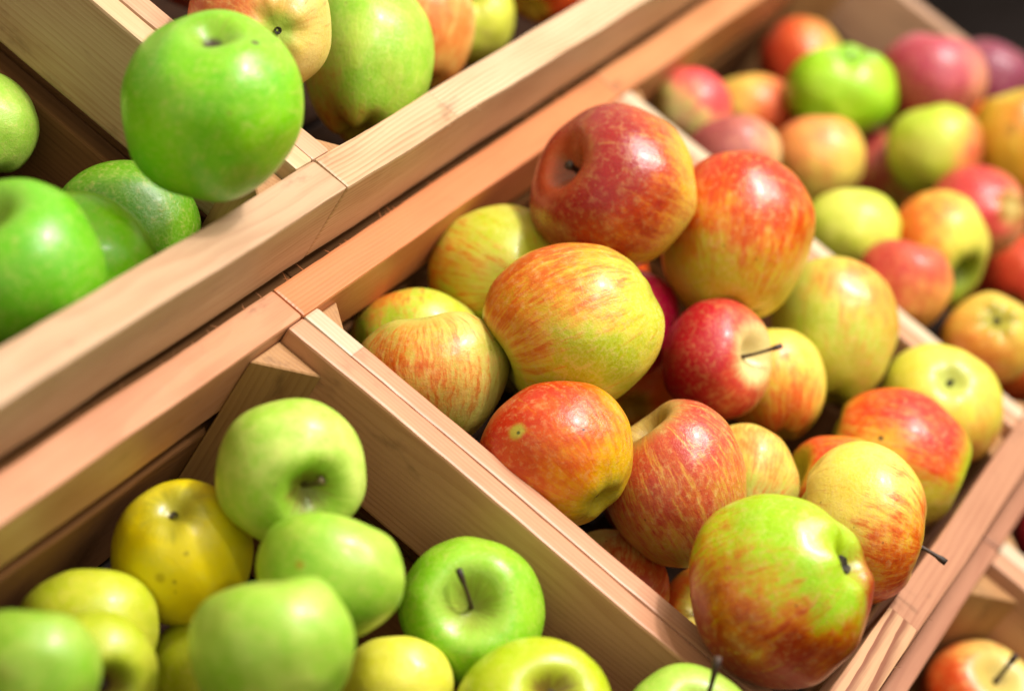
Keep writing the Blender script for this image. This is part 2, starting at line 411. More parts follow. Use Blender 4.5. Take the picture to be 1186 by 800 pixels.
# (outline in the photograph's pixels: centre and half widths; distance from the lens in m), look
APPLES = [
    ((246, 122, 107, 113, 1.0734), {'axis': (0.02, 0.84, 0.54), 'c1': (92, 174, 12), 'c2': (130, 192, 36), 'cav': ((120, 165, 50), (110, 140, 40)), 'russet': 0.3, 'gloss': 0.3, 'stem': None, 'h': 0.95, 'lob': 0.02, 'dt': 0.26, 'wt': 0.24, 'spots': [((0.02, 0.84, 0.54), 0.11, (52, 32, 30), 0.95), ((0.43, 0.68, 0.6), 0.07, (70, 50, 34), 0.9), ((0.38, -0.8, 0.5), 0.3, (150, 120, 50), 0.25), ((0.25, -0.1, 0.9), 0.03, (120, 110, 40), 0.6)], 'cavamt': 0.5, 'label': 'big vivid green apple perched on the crate edge, dark stem end on top', 'crate': 'UL', 'seed': 1}),
    ((12, 313, 110, 108, 1.0251), {'axis': (-0.2, 0.6, 0.5), 'c1': (92, 174, 12), 'c2': (86, 168, 30), 'cav': ((120, 165, 50), (110, 140, 40)), 'russet': 0.3, 'gloss': 0.3, 'h': 0.95, 'label': 'blurred bright green apple cut off by the left border, frontmost in its crate', 'crate': 'UL', 'seed': 2}),
    ((85, 315, 98, 94, 1.0933), {'axis': (0.3, 0.5, -0.5), 'c1': (104, 196, 14), 'c2': (136, 204, 36), 'cav': ((120, 165, 50), (110, 140, 40)), 'russet': 0.3, 'gloss': 0.3, 'h': 0.95, 'label': 'vivid green apple half hidden behind the blurred one at the left border', 'crate': 'UL', 'seed': 3}),
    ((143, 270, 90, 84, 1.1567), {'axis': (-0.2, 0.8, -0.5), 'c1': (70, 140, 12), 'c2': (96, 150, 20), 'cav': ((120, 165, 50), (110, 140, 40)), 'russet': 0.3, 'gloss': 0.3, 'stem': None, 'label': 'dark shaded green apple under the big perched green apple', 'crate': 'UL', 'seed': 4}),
    ((-40, 148, 84, 68, 1.1794), {'axis': (-0.3, 0.8, 0.1), 'c1': (138, 184, 62), 'c2': (160, 194, 84), 'cav': ((170, 180, 60), (150, 150, 50)), 'bl': (220, 132, 60), 'bl2': (208, 84, 44), 'cov': -1.4, 'st': 0.1, 'bd': (0.7, -0.2, 0.5), 'label': 'pale yellow green apple behind the others at the far left border', 'crate': 'UL', 'seed': 5}),
    ((300, 27, 83, 87, 1.1703), {'axis': (-0.38, 0.22, -0.88), 'c1': (214, 184, 92), 'c2': (222, 198, 120), 'cav': ((196, 196, 100), (170, 160, 70)), 'bl': (204, 110, 56), 'bl2': (166, 48, 36), 'bd': (-0.75, 0.55, 0.35), 'cov': -0.02, 'soft': 0.5, 'st': 0.35, 'calyx': 0.11, 'spots': [((0.38, -0.22, 0.88), 0.3, (150, 180, 70), 0.75), ((0.45, -0.55, 0.7), 0.06, (60, 50, 30), 0.9)], 'db': 0.14, 'mott': 1.0, 'label': 'mottled yellow and reddish apple with a small grey calyx, behind the big green apple', 'crate': 'UM', 'seed': 6}),
    ((236, -60, 72, 74, 1.3562), {'axis': (0, 0.5, -0.6), 'c1': (206, 182, 62), 'c2': (214, 196, 92), 'cav': ((196, 196, 100), (170, 160, 70)), 'bl': (198, 78, 44), 'bl2': (158, 30, 34), 'bd': (-0.3, 0.2, 0.8), 'cov': 0.45, 'soft': 0.4, 'label': 'dark red apple cut off by the top border, left of the yellow ones', 'crate': 'UM', 'seed': 7}),
    ((427, 74, 77, 97, 1.2649), {'axis': (0.05, 0.93, -0.25), 'c1': (126, 178, 44), 'c2': (168, 196, 74), 'cav': ((160, 190, 80), (150, 160, 60)), 'russet': 0.4, 'bl': (170, 90, 30), 'bl2': (120, 34, 22), 'bd': (-0.45, -0.86, -0.1), 'cov': -0.55, 'soft': 0.45, 'st': 0.12, 'lob': 0.035, 'h': 1.0, 'mott': 0.4, 'label': 'large ribbed pale green apple with a reddish underside by the rail', 'crate': 'UM', 'seed': 8}),
    ((484, 30, 67, 80, 1.3523), {'axis': (0.1, 0.85, -0.3), 'c1': (220, 196, 110), 'c2': (226, 206, 130), 'cav': ((196, 196, 100), (170, 160, 70)), 'bl': (214, 136, 70), 'bl2': (200, 88, 44), 'bd': (0.2, -0.5, 0.7), 'cov': -0.25, 'soft': 0.5, 'st': 0.4, 'label': 'yellow apple with an orange flush, third along the upper rail', 'crate': 'UM', 'seed': 9}),
    ((540, 16, 57, 62, 1.4315), {'axis': (-0.25, -0.35, -0.85), 'c1': (186, 196, 62), 'c2': (204, 206, 92), 'cav': ((170, 180, 60), (150, 150, 50)), 'calyx': 0.16, 'db': 0.26, 'label': 'pale yellow green apple without blush beside the upper rail', 'crate': 'UM', 'seed': 10}),
    ((628, -32, 58, 60, 1.4547), {'axis': (0.2, 0.7, -0.4), 'c1': (206, 182, 62), 'c2': (214, 196, 92), 'cav': ((196, 196, 100), (170, 160, 70)), 'bl': (212, 102, 50), 'bl2': (190, 52, 36), 'bd': (0.1, -0.2, 0.9), 'cov': 0.35, 'soft': 0.4, 'label': 'orange red apple at the top border, last along the upper rail', 'crate': 'UM', 'seed': 11}),
    ((664, 379, 106, 99, 1.2071), {'axis': (-0.87, -0.44, 0.1), 'c1': (160, 172, 24), 'c2': (214, 196, 72), 'cav': ((170, 180, 60), (150, 150, 50)), 'bl': (204, 100, 42), 'bl2': (170, 42, 24), 'bd': (-0.55, 0.66, 0.45), 'cov': -0.4, 'soft': 0.45, 'st': 0.42, 'h': 1.02, 'lob': 0.012, 'tap': 0.0, 'dt': 0.2, 'db': 0.05, 'lump': 0.05, 'mott': 1.0, 'wb': 0.4, 'label': 'largest striped apple at the centre, yellow green with an orange red shoulder', 'crate': 'M', 'seed': 12}),
    ((499, 438, 92, 78, 1.206), {'axis': (-0.12, 0.92, 0.02), 'c1': (166, 168, 62), 'c2': (206, 192, 104), 'cav': ((196, 196, 100), (170, 160, 70)), 'bl': (206, 120, 52), 'bl2': (180, 50, 24), 'bd': (-0.2, 0.2, 0.6), 'cov': -0.58, 'soft': 0.4, 'st': 0.55, 'h': 0.92, 'lob': 0.03, 'dt': 0.12, 'wt': 0.5, 'mott': 0.9, 'label': 'yellow apple with upright red stripes leaning against the near divider', 'crate': 'M', 'seed': 13}),
    ((482, 398, 81, 65, 1.2649), {'axis': (0.05, 0.85, -0.5), 'c1': (160, 186, 36), 'c2': (198, 202, 84), 'cav': ((170, 180, 60), (150, 150, 50)), 'bl': (214, 140, 60), 'bl2': (200, 90, 40), 'bd': (-0.6, 0.7, 0.2), 'cov': -0.66, 'soft': 0.3, 'st': 0.5, 'label': 'yellow green apple tucked in the rear corner behind the striped one', 'crate': 'M', 'seed': 14}),
    ((578, 312, 83, 76, 1.2936), {'axis': (-0.5, 0.3, -0.8), 'c1': (176, 186, 34), 'c2': (206, 204, 90), 'cav': ((170, 180, 60), (150, 150, 50)), 'bl': (210, 120, 44), 'bl2': (196, 80, 36), 'bd': (-0.75, -0.1, 0.4), 'cov': -0.7, 'soft': 0.45, 'st': 0.5, 'label': 'yellow apple with faint orange streaks, against the rear board', 'crate': 'M', 'seed': 15}),
    ((710, 216, 97, 98, 1.2705), {'axis': (-0.76, 0.36, 0.52), 'c1': (216, 166, 56), 'c2': (214, 196, 92), 'cav': ((160, 70, 40), (170, 120, 50)), 'bl': (178, 44, 34), 'bl2': (126, 14, 34), 'bd': (-0.62, 0.25, 0.45), 'cov': 0.2, 'soft': 0.42, 'st': 0.22, 'stem': (0.2, (-0.5, 0.3, 0.6), 'b', 0.0019), 'russet': 0.3, 'gloss': 0.22, 'dt': 0.42, 'wt': 0.28, 'mott': 0.5, 'label': 'large glossy dark red apple at the top of the pile, stem hollow facing left', 'crate': 'M', 'seed': 16}),
    ((855, 276, 90, 100, 1.3104), {'axis': (0.08, 0.95, -0.22), 'c1': (186, 174, 48), 'c2': (206, 184, 60), 'cav': ((170, 180, 60), (150, 150, 50)), 'bl': (204, 84, 44), 'bl2': (178, 26, 24), 'bd': (0.1, 0.75, 0.4), 'cov': -0.12, 'soft': 0.34, 'st': 0.33, 'h': 1.02, 'gloss': 0.27, 'mott': 0.9, 'label': 'large orange red apple with a broad shine beside the dark red one', 'crate': 'M', 'seed': 17}),
    ((726, 374, 62, 64, 1.3164), {'axis': (0, 0.6, -0.6), 'bl': (206, 24, 78), 'bl2': (196, 14, 70), 'c1': (214, 40, 84), 'c2': (214, 40, 84), 'bd': (0.4, 0.2, 0.8), 'cov': 0.8, 'label': 'pinkish crimson apple almost hidden under the two big red ones', 'crate': 'M', 'seed': 18}),
    ((831, 416, 65, 71, 1.2798), {'axis': (0.74, 0.12, 0.62), 'bl': (198, 46, 52), 'bl2': (158, 14, 38), 'c1': (214, 186, 100), 'c2': (216, 196, 120), 'bd': (-0.75, 0.2, 0.35), 'cov': 0.52, 'soft': 0.4, 'st': 0.2, 'cav': ((214, 208, 140), (170, 120, 60)), 'russet': 0.1, 'stem': (0.62, (0.85, 0.3, -0.1), 'b', 0.0011), 'cavamt': 0.8, 'dt': 0.4, 'wt': 0.3, 'label': 'red apple whose thin dark stem points to the right', 'crate': 'M', 'seed': 19}),
    ((896, 448, 61, 68, 1.3226), {'axis': (-0.05, 0.92, -0.25), 'c1': (206, 188, 62), 'c2': (216, 200, 96), 'cav': ((196, 196, 100), (170, 160, 70)), 'bl': (212, 102, 50), 'bl2': (196, 60, 40), 'bd': (-0.2, -0.6, 0.6), 'cov': -0.35, 'soft': 0.4, 'st': 0.5, 'mott': 0.8, 'label': 'yellow apple with orange streaks just right of the stemmed red apple', 'crate': 'M', 'seed': 20}),
    ((967, 384, 75, 87, 1.365), {'axis': (0.12, 0.95, -0.2), 'c1': (166, 184, 58), 'c2': (190, 186, 76), 'cav': ((170, 180, 60), (150, 150, 50)), 'bl': (206, 130, 60), 'bl2': (190, 84, 44), 'bd': (0.55, 0.7, 0.3), 'cov': -0.48, 'soft': 0.42, 'st': 0.4, 'h': 1.03, 'mott': 0.9, 'label': 'tall green yellow apple with a russet flush, right of the centre pile', 'crate': 'M', 'seed': 21}),
    ((1089, 471, 74, 74, 1.3718), {'axis': (-0.1, -0.56, -0.82), 'c1': (196, 190, 58), 'c2': (210, 202, 92), 'cav': ((190, 190, 80), (140, 160, 80)), 'calyx': 0.13, 'db': 0.22, 'wb': 0.24, 'lob': 0.008, 'bl': (200, 140, 60), 'bl2': (200, 130, 40), 'bd': (0.2, -0.6, 0.3), 'cov': -0.45, 'soft': 0.4, 'st': 0.2, 'label': 'plain yellow green apple with a dark calyx in the front corner', 'crate': 'M', 'seed': 22}),
    ((1040, 530, 86, 82, 1.3168), {'axis': (0.8, -0.3, 0.1), 'c1': (196, 176, 52), 'c2': (200, 186, 70), 'cav': ((180, 180, 60), (140, 140, 50)), 'bl': (212, 82, 40), 'bl2': (192, 20, 40), 'bd': (0.38, 0.84, 0.35), 'cov': -0.15, 'soft': 0.32, 'st': 0.25, 'h': 1.1, 'spots': [((0.95, -0.22, 0.15), 0.88, (160, 184, 46), 0.97), ((-0.37, 0.28, 0.88), 0.05, (40, 34, 20), 0.95)], 'lob': 0.006, 'tap': 0.02, 'mott': 0.7, 'label': 'oval apple with a crimson band above a clean green patch', 'crate': 'M', 'seed': 23}),
    ((643, 526, 91, 86, 1.1653), {'axis': (-0.58, 0.66, -0.46), 'c1': (206, 166, 22), 'c2': (198, 172, 36), 'cav': ((180, 180, 60), (140, 140, 50)), 'bl': (204, 86, 40), 'bl2': (168, 30, 34), 'bd': (-0.62, 0.58, 0.42), 'cov': 0.06, 'soft': 0.46, 'st': 0.26, 'db': 0.2, 'wb': 0.2, 'calyx': 0.06, 'spots': [((-0.52, 0.35, 0.78), 0.15, (160, 166, 66), 0.75), ((-0.5, 0.33, 0.8), 0.035, (60, 70, 30), 0.9), ((0.3, 0.35, 0.88), 0.03, (50, 30, 16), 0.95)], 'gloss': 0.25, 'lob': 0.008, 'mott': 0.7, 'label': 'orange red apple with a small green spot, against the near divider', 'crate': 'M', 'seed': 24}),
    ((781, 560, 84, 99, 1.1994), {'axis': (-0.52, 0.82, 0.24), 'c1': (176, 150, 40), 'c2': (210, 186, 84), 'cav': ((160, 166, 90), (150, 150, 70)), 'bl': (198, 86, 62), 'bl2': (152, 28, 44), 'bd': (-0.1, 0.45, 0.7), 'cov': -0.12, 'soft': 0.5, 'st': 0.6, 'h': 1.04, 'dt': 0.36, 'mott': 1.0, 'gloss': 0.27, 'wt': 0.24, 'cavamt': 0.6, 'label': 'tall striped apple with its stem hollow at the upper left', 'crate': 'M', 'seed': 25}),
    ((862, 556, 64, 67, 1.2482), {'axis': (0.1, 0.6, -0.6), 'c1': (186, 192, 74), 'c2': (206, 206, 116), 'cav': ((170, 180, 60), (150, 150, 50)), 'bl': (214, 140, 70), 'bl2': (206, 100, 50), 'bd': (0.3, 0.7, 0.5), 'cov': -0.55, 'soft': 0.4, 'st': 0.5, 'mott': 0.8, 'label': 'pale yellow green apple wedged between tall striped neighbours', 'crate': 'M', 'seed': 26}),
    ((996, 606, 79, 96, 1.2124), {'axis': (0.95, -0.28, 0.06), 'c1': (214, 186, 62), 'c2': (220, 198, 98), 'cav': ((180, 180, 60), (140, 140, 50)), 'bl': (212, 88, 34), 'bl2': (160, 24, 26), 'bd': (0.52, -0.66, 0.2), 'cov': -0.27, 'soft': 0.4, 'st': 0.42, 'h': 0.86, 'stem': (0.42, (0.75, -0.6, 0.2), 'b', 0.0013), 'dt': 0.2, 'wt': 0.3, 'tap': 0.0, 'lump': 0.04, 'mott': 0.9, 'label': 'yellow apple with red sides whose stem overhangs the front rail', 'crate': 'M', 'seed': 27}),
    ((966, 566, 66, 62, 1.271), {'axis': (-0.7, 0.3, 0.2), 'c1': (216, 190, 60), 'c2': (190, 172, 24), 'cav': ((180, 180, 60), (140, 140, 50)), 'bl': (212, 102, 50), 'bl2': (190, 52, 36), 'bd': (-0.8, 0.5, 0.3), 'cov': 0.02, 'soft': 0.35, 'st': 0.35, 'label': 'yellow apple with a red cheek, partly behind the overhanging stemmed one', 'crate': 'M', 'seed': 28}),
    ((903, 684, 107, 114, 1.114), {'axis': (-0.76, -0.42, -0.5), 'c1': (138, 186, 16), 'c2': (152, 190, 30), 'cav': ((150, 150, 60), (150, 176, 40)), 'russet': 0.4, 'bl': (196, 80, 28), 'bl2': (120, 14, 20), 'bd': (-0.42, -0.86, 0.12), 'cov': 0.02, 'soft': 0.36, 'st': 0.3, 'h': 0.96, 'lob': 0.016, 'db': 0.3, 'wb': 0.22, 'calyx': 0.24, 'gloss': 0.24, 'spots': [((1, -0.05, 0.0), 0.8, (156, 26, 36), 0.92), ((0.85, -0.55, 0.0), 0.72, (124, 18, 26), 0.9), ((0.05, -0.06, 0.99), 0.02, (60, 30, 20), 0.8)], 'lump': 0.085, 'wt': 0.3, 'mott': 0.6, 'label': 'big apple, lime green above dark red, in the front corner of the crate', 'crate': 'M', 'seed': 29}),
    ((708, 680, 68, 68, 1.2198), {'axis': (0.1, 0.4, -0.8), 'c1': (224, 200, 120), 'c2': (228, 208, 140), 'cav': ((196, 196, 100), (170, 160, 70)), 'bl': (212, 102, 50), 'bl2': (190, 52, 36), 'bd': (0.75, -0.1, 0.5), 'cov': -0.2, 'soft': 0.35, 'st': 0.4, 'label': 'small peach coloured apple low against the near divider', 'crate': 'M', 'seed': 30}),
    ((731, 440, 62, 60, 1.3605), {'axis': (0, 0.5, -0.7), 'c1': (206, 174, 14), 'c2': (190, 172, 24), 'cav': ((180, 180, 60), (140, 140, 50)), 'bl': (220, 132, 60), 'bl2': (208, 84, 44), 'bd': (0, 0, 1), 'cov': 0.3, 'label': 'orange apple showing only a sliver under the big central one', 'crate': 'M', 'seed': 31}),
    ((822, 712, 60, 60, 1.2417), {'axis': (-0.2, 0.3, 0.9), 'c1': (180, 140, 30), 'c2': (190, 172, 24), 'cav': ((180, 180, 60), (140, 140, 50)), 'bl': (220, 132, 60), 'bl2': (208, 84, 44), 'bd': (0, 0, 1), 'cov': 0.15, 'stem': (0.5, (-0.5, 0.6, 0.4), 'b', 0.0018), 'label': 'dark orange apple deep in the gap at the bottom of the pile', 'crate': 'M', 'seed': 32}),
    ((690, 318, 62, 62, 1.436), {'axis': (0, 0.6, -0.5), 'c1': (200, 170, 60), 'c2': (190, 172, 24), 'cav': ((180, 180, 60), (140, 140, 50)), 'bl': (212, 102, 50), 'bl2': (190, 52, 36), 'bd': (0.3, 0.3, 0.7), 'cov': 0.1, 'label': 'red and yellow apple glimpsed in the gap between the three large upper apples', 'crate': 'M', 'seed': 67}),
    ((622, 404, 56, 56, 1.3926), {'axis': (0.1, 0.9, -0.2), 'c1': (120, 124, 30), 'c2': (130, 120, 40), 'cav': ((170, 180, 60), (150, 150, 50)), 'label': 'shaded apple at the bottom of the gap behind the red stemmed apple', 'crate': 'M', 'seed': 71}),  # filler low in the pile, the gap's shade is in its dark skin colour
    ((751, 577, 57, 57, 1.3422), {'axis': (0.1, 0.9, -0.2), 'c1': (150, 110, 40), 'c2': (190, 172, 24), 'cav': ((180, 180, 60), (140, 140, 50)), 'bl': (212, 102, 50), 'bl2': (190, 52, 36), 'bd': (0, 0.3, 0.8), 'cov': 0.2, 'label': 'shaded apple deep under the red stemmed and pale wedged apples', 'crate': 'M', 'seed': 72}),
    ((803, 126, 46, 47, 1.5395), {'axis': (0.3, 0.9, -0.2), 'bl': (224, 100, 100), 'bl2': (212, 50, 74), 'c1': (200, 206, 110), 'c2': (222, 204, 150), 'bd': (0.5, 0.7, 0.3), 'cov': -0.15, 'soft': 0.3, 'st': 0.1, 'label': 'blurred pink apple nearest the white divider at the rear', 'crate': 'R', 'seed': 34}),
    ((870, 133, 55, 46, 1.6311), {'axis': (0, 0.9, -0.3), 'c1': (222, 184, 90), 'c2': (214, 196, 92), 'cav': ((196, 196, 100), (170, 160, 70)), 'bl': (222, 120, 70), 'bl2': (212, 78, 60), 'bd': (0.7, -0.2, 0.5), 'cov': -0.15, 'label': 'blurred orange apple at the rear, left of the bright green one', 'crate': 'R', 'seed': 35}),
    ((848, 185, 58, 52, 1.5081), {'axis': (-0.1, 0.8, -0.5), 'bl': (190, 110, 100), 'bl2': (146, 66, 74), 'c1': (206, 170, 120), 'c2': (190, 130, 80), 'bd': (-0.6, 0.2, 0.5), 'cov': 0.0, 'label': 'blurred mauve red apple wedged against the white divider', 'crate': 'R', 'seed': 36}),
    ((928, 72, 50, 51, 1.7208), {'axis': (0, 0.7, -0.5), 'c1': (220, 190, 90), 'c2': (214, 196, 92), 'cav': ((196, 196, 100), (170, 160, 70)), 'bl': (210, 84, 60), 'bl2': (196, 48, 44), 'bd': (-0.8, 0.2, 0.4), 'cov': -0.05, 'soft': 0.45, 'label': 'blurred orange red apple in the far rear corner', 'crate': 'R', 'seed': 37}),
    ((974, 105, 66, 53, 1.6038), {'axis': (-0.12, -0.8, -0.56), 'c1': (132, 192, 18), 'c2': (156, 204, 50), 'cav': ((140, 160, 50), (110, 160, 50)), 'russet': 0.4, 'lob': 0.03, 'db': 0.2, 'wb': 0.3, 'h': 0.98, 'calyx': 0.12, 'label': 'blurred bright green apple with a lumpy crown, among red ones', 'crate': 'R', 'seed': 38}),
    ((1082, 92, 63, 53, 1.6127), {'axis': (0.2, 0.95, -0.1), 'bl': (176, 64, 96), 'bl2': (140, 34, 54), 'c1': (210, 150, 120), 'c2': (196, 150, 90), 'bd': (-0.7, 0.2, 0.5), 'cov': 0.3, 'soft': 0.6, 'label': 'blurred purple crimson apple against the far end board', 'crate': 'R', 'seed': 39}),
    ((1085, 130, 55, 44, 1.652), {'axis': (0.2, 0.7, -0.4), 'c1': (212, 170, 80), 'c2': (214, 196, 92), 'cav': ((196, 196, 100), (170, 160, 70)), 'bl': (216, 116, 50), 'bl2': (212, 78, 44), 'bd': (0.8, -0.2, 0.4), 'cov': -0.2, 'label': 'blurred flat orange apple below the purple one', 'crate': 'R', 'seed': 40}),
    ((1083, 176, 56, 55, 1.5803), {'axis': (-0.1, 0.8, -0.2), 'c1': (160, 186, 44), 'c2': (190, 196, 80), 'cav': ((170, 180, 60), (150, 150, 50)), 'bl': (206, 110, 80), 'bl2': (190, 70, 60), 'bd': (0.95, -0.1, 0.1), 'cov': -0.42, 'soft': 0.3, 'st': 0.15, 'label': 'blurred pale green apple with a pinkish right side', 'crate': 'R', 'seed': 41}),
    ((1175, 168, 51, 67, 1.6038), {'axis': (-0.1, 0.9, 0.1), 'c1': (190, 160, 44), 'c2': (180, 150, 36), 'cav': ((180, 180, 60), (140, 140, 50)), 'bl': (190, 118, 44), 'bl2': (178, 92, 40), 'bd': (0.6, 0.3, 0.4), 'cov': -0.15, 'soft': 0.4, 'spots': [((-0.3, 0.2, 0.9), 0.16, (130, 90, 30), 0.6)], 'label': 'blurred brownish golden apple at the right border of the picture', 'crate': 'R', 'seed': 42}),
    ((946, 188, 56, 52, 1.5746), {'axis': (-0.1, 0.95, -0.1), 'c1': (216, 196, 90), 'c2': (226, 192, 96), 'cav': ((196, 196, 100), (170, 160, 70)), 'bl': (222, 140, 84), 'bl2': (214, 104, 78), 'bd': (-0.6, 0.6, 0.4), 'cov': -0.2, 'soft': 0.5, 'label': 'blurred peach orange apple in front of the bright green one', 'crate': 'R', 'seed': 43}),
    ((1018, 202, 51, 53, 1.6292), {'axis': (0, 0.6, -0.4), 'bl': (190, 80, 70), 'bl2': (150, 40, 60), 'c1': (196, 186, 80), 'c2': (190, 160, 80), 'bd': (-0.85, 0.3, 0.3), 'cov': -0.05, 'soft': 0.35, 'label': 'blurred dull crimson apple between peach and pale green ones', 'crate': 'R', 'seed': 44}),
    ((985, 272, 59, 53, 1.4807), {'axis': (-0.2, 0.7, -0.4), 'c1': (176, 192, 50), 'c2': (200, 204, 90), 'cav': ((170, 180, 60), (150, 150, 50)), 'label': 'blurred lime yellow apple resting over the white divider', 'crate': 'R', 'seed': 45}),
    ((1131, 246, 58, 55, 1.5445), {'axis': (-0.6, -0.1, -0.75), 'bl': (204, 80, 78), 'bl2': (172, 34, 52), 'c1': (222, 180, 120), 'c2': (206, 160, 80), 'bd': (-0.3, 0.5, 0.6), 'cov': 0.2, 'soft': 0.5, 'spots': [((0.6, 0.12, 0.78), 0.14, (206, 190, 120), 0.7)], 'db': 0.1, 'label': 'blurred rosy red apple with a pale dot near the right border', 'crate': 'R', 'seed': 46}),
    ((1087, 290, 60, 70, 1.4999), {'axis': (0.52, -0.56, 0.64), 'c1': (206, 200, 72), 'c2': (206, 196, 90), 'cav': ((86, 120, 20), (150, 140, 50)), 'bl': (216, 100, 50), 'bl2': (200, 60, 40), 'bd': (-0.85, 0.45, 0.2), 'cov': -0.22, 'soft': 0.4, 'st': 0.2, 'russet': 0.0, 'dt': 0.5, 'wt': 0.26, 'lob': 0.01, 'label': 'blurred yellow apple with a green stem hollow facing the front', 'crate': 'R', 'seed': 47}),
    ((1048, 331, 56, 54, 1.4471), {'axis': (0.2, 0.9, -0.1), 'bl': (200, 86, 70), 'bl2': (170, 38, 46), 'c1': (222, 170, 90), 'c2': (210, 150, 80), 'bd': (-0.3, 0.8, 0.4), 'cov': 0.05, 'soft': 0.5, 'label': 'blurred red apple leaning over the white divider, paler beneath', 'crate': 'R', 'seed': 48}),
    ((1188, 322, 52, 50, 1.5999), {'axis': (0.3, 0.6, -0.4), 'c1': (214, 176, 90), 'c2': (214, 196, 92), 'cav': ((196, 196, 100), (170, 160, 70)), 'bl': (206, 84, 56), 'bl2': (184, 46, 42), 'bd': (0, 0, 1), 'cov': 0.15, 'label': 'blurred orange red apple cut by the right border, behind the golden one', 'crate': 'R', 'seed': 49}),
    ((1146, 391, 56, 54, 1.4351), {'axis': (-0.05, -0.5, -0.86), 'c1': (190, 164, 64), 'c2': (204, 170, 70), 'cav': ((190, 170, 60), (120, 130, 40)), 'bl': (196, 124, 56), 'bl2': (176, 88, 44), 'bd': (-0.5, -0.4, 0.4), 'cov': -0.3, 'soft': 0.45, 'calyx': 0.17, 'lob': 0.03, 'db': 0.26, 'wb': 0.3, 'label': 'blurred golden apple with a lumpy calyx end in the front corner', 'crate': 'R', 'seed': 50}),
    ((1180, 415, 57, 51, 1.4779), {'axis': (0.2, 0.7, 0.2), 'c1': (204, 176, 70), 'c2': (190, 172, 24), 'cav': ((180, 180, 60), (140, 140, 50)), 'bl': (220, 132, 60), 'bl2': (208, 84, 44), 'bd': (0.2, -0.3, 0.6), 'cov': 0.05, 'label': 'blurred orange apple under the golden lumpy one', 'crate': 'R', 'seed': 51}),
    ((1040, 232, 50, 46, 1.6768), {'axis': (0.1, 0.9, -0.2), 'c1': (214, 150, 70), 'c2': (214, 196, 92), 'cav': ((196, 196, 100), (170, 160, 70)), 'bl': (212, 102, 50), 'bl2': (190, 52, 36), 'bd': (0, 0.3, 0.8), 'cov': 0.2, 'label': 'blurred orange red apple low between the dull crimson and yellow ones', 'crate': 'R', 'seed': 69}),
    ((1136, 330, 48, 46, 1.6471), {'axis': (0.1, 0.9, -0.2), 'c1': (220, 160, 80), 'c2': (214, 196, 92), 'cav': ((196, 196, 100), (170, 160, 70)), 'bl': (212, 90, 60), 'bl2': (190, 56, 50), 'bd': (0, 0.3, 0.8), 'cov': 0.2, 'label': 'blurred coral apple showing between yellow and golden ones at right', 'crate': 'R', 'seed': 70}),
    ((1145, 95, 50, 48, 1.701), {'axis': (0.2, 0.95, -0.1), 'bl': (150, 60, 96), 'bl2': (112, 34, 66), 'c1': (180, 120, 120), 'c2': (150, 60, 80), 'bd': (0, 0, 1), 'cov': 0.5, 'label': 'blurred dark purple apple in the far corner by the end board', 'crate': 'R', 'seed': 66}),
    ((337, 546, 88, 86, 1.0775), {'axis': (0.42, -0.36, 0.83), 'c1': (146, 194, 62), 'c2': (194, 214, 110), 'cav': ((120, 160, 40), (150, 160, 60)), 'russet': 0.75, 'dt': 0.46, 'wt': 0.3, 'stem': (0.34, (0.9, 0.5, 0.2), 'g', 0.0015), 'label': 'highest pale green apple, its stem hollow turned to the lower right', 'crate': 'L', 'seed': 52}),
    ((211, 640, 83, 86, 1.0901), {'axis': (0.06, -0.66, -0.75), 'c1': (238, 216, 34), 'c2': (224, 212, 66), 'cav': ((180, 180, 60), (140, 140, 50)), 'calyx': 0.13, 'db': 0.2, 'wb': 0.22, 'h': 0.98, 'spots': [((-0.2, -0.25, 0.94), 0.1, (150, 120, 20), 0.5), ((0.15, 0.1, 0.97), 0.05, (130, 110, 20), 0.5), ((0, -0.3, 0.95), 0.04, (120, 90, 20), 0.6)], 'mott': 0.2, 'lob': 0.012, 'tap': 0.0, 'lump': 0.03, 'label': 'golden yellow apple with a dark calyx, half shaded by a green one', 'crate': 'L', 'seed': 53}),
    ((383, 667, 87, 76, 1.0413), {'axis': (0.3, 0.8, -0.4), 'c1': (122, 180, 42), 'c2': (158, 194, 70), 'cav': ((160, 190, 80), (150, 160, 60)), 'russet': 0.4, 'spots': [((-0.35, 0.25, 0.9), 0.09, (170, 140, 40), 0.7)], 'label': 'green apple with a tiny russet fleck, below the highest green one', 'crate': 'L', 'seed': 54}),
    ((546, 708, 86, 88, 1.1052), {'axis': (0.06, 0.25, 0.966), 'c1': (108, 176, 24), 'c2': (140, 190, 50), 'cav': ((160, 190, 80), (150, 160, 60)), 'russet': 0.5, 'dt': 0.5, 'wt': 0.36, 'stem': (0.66, (-0.35, 0.9, 0.1), 'b', 0.0011), 'gloss': 0.2, 'lob': 0.02, 'h': 0.86, 'label': 'shiny green apple against the divider with an upright curved stem', 'crate': 'L', 'seed': 55}),
    ((315, 756, 98, 90, 0.9903), {'axis': (-0.1, 0.9, 0.0), 'c1': (128, 182, 46), 'c2': (166, 196, 84), 'cav': ((160, 190, 80), (150, 160, 60)), 'russet': 0.4, 'dt': 0.2, 'wt': 0.5, 'label': 'large blurred pale green apple in front of the pile', 'crate': 'L', 'seed': 56}),
    ((100, 732, 84, 76, 1.0576), {'axis': (-0.2, 0.75, -0.4), 'c1': (166, 184, 30), 'c2': (192, 196, 60), 'cav': ((170, 180, 60), (150, 150, 50)), 'spots': [((-0.18, 0.22, 0.95), 0.1, (170, 110, 50), 0.6)], 'label': 'yellow green apple with a small reddish mark, far left of the pile', 'crate': 'L', 'seed': 57}),
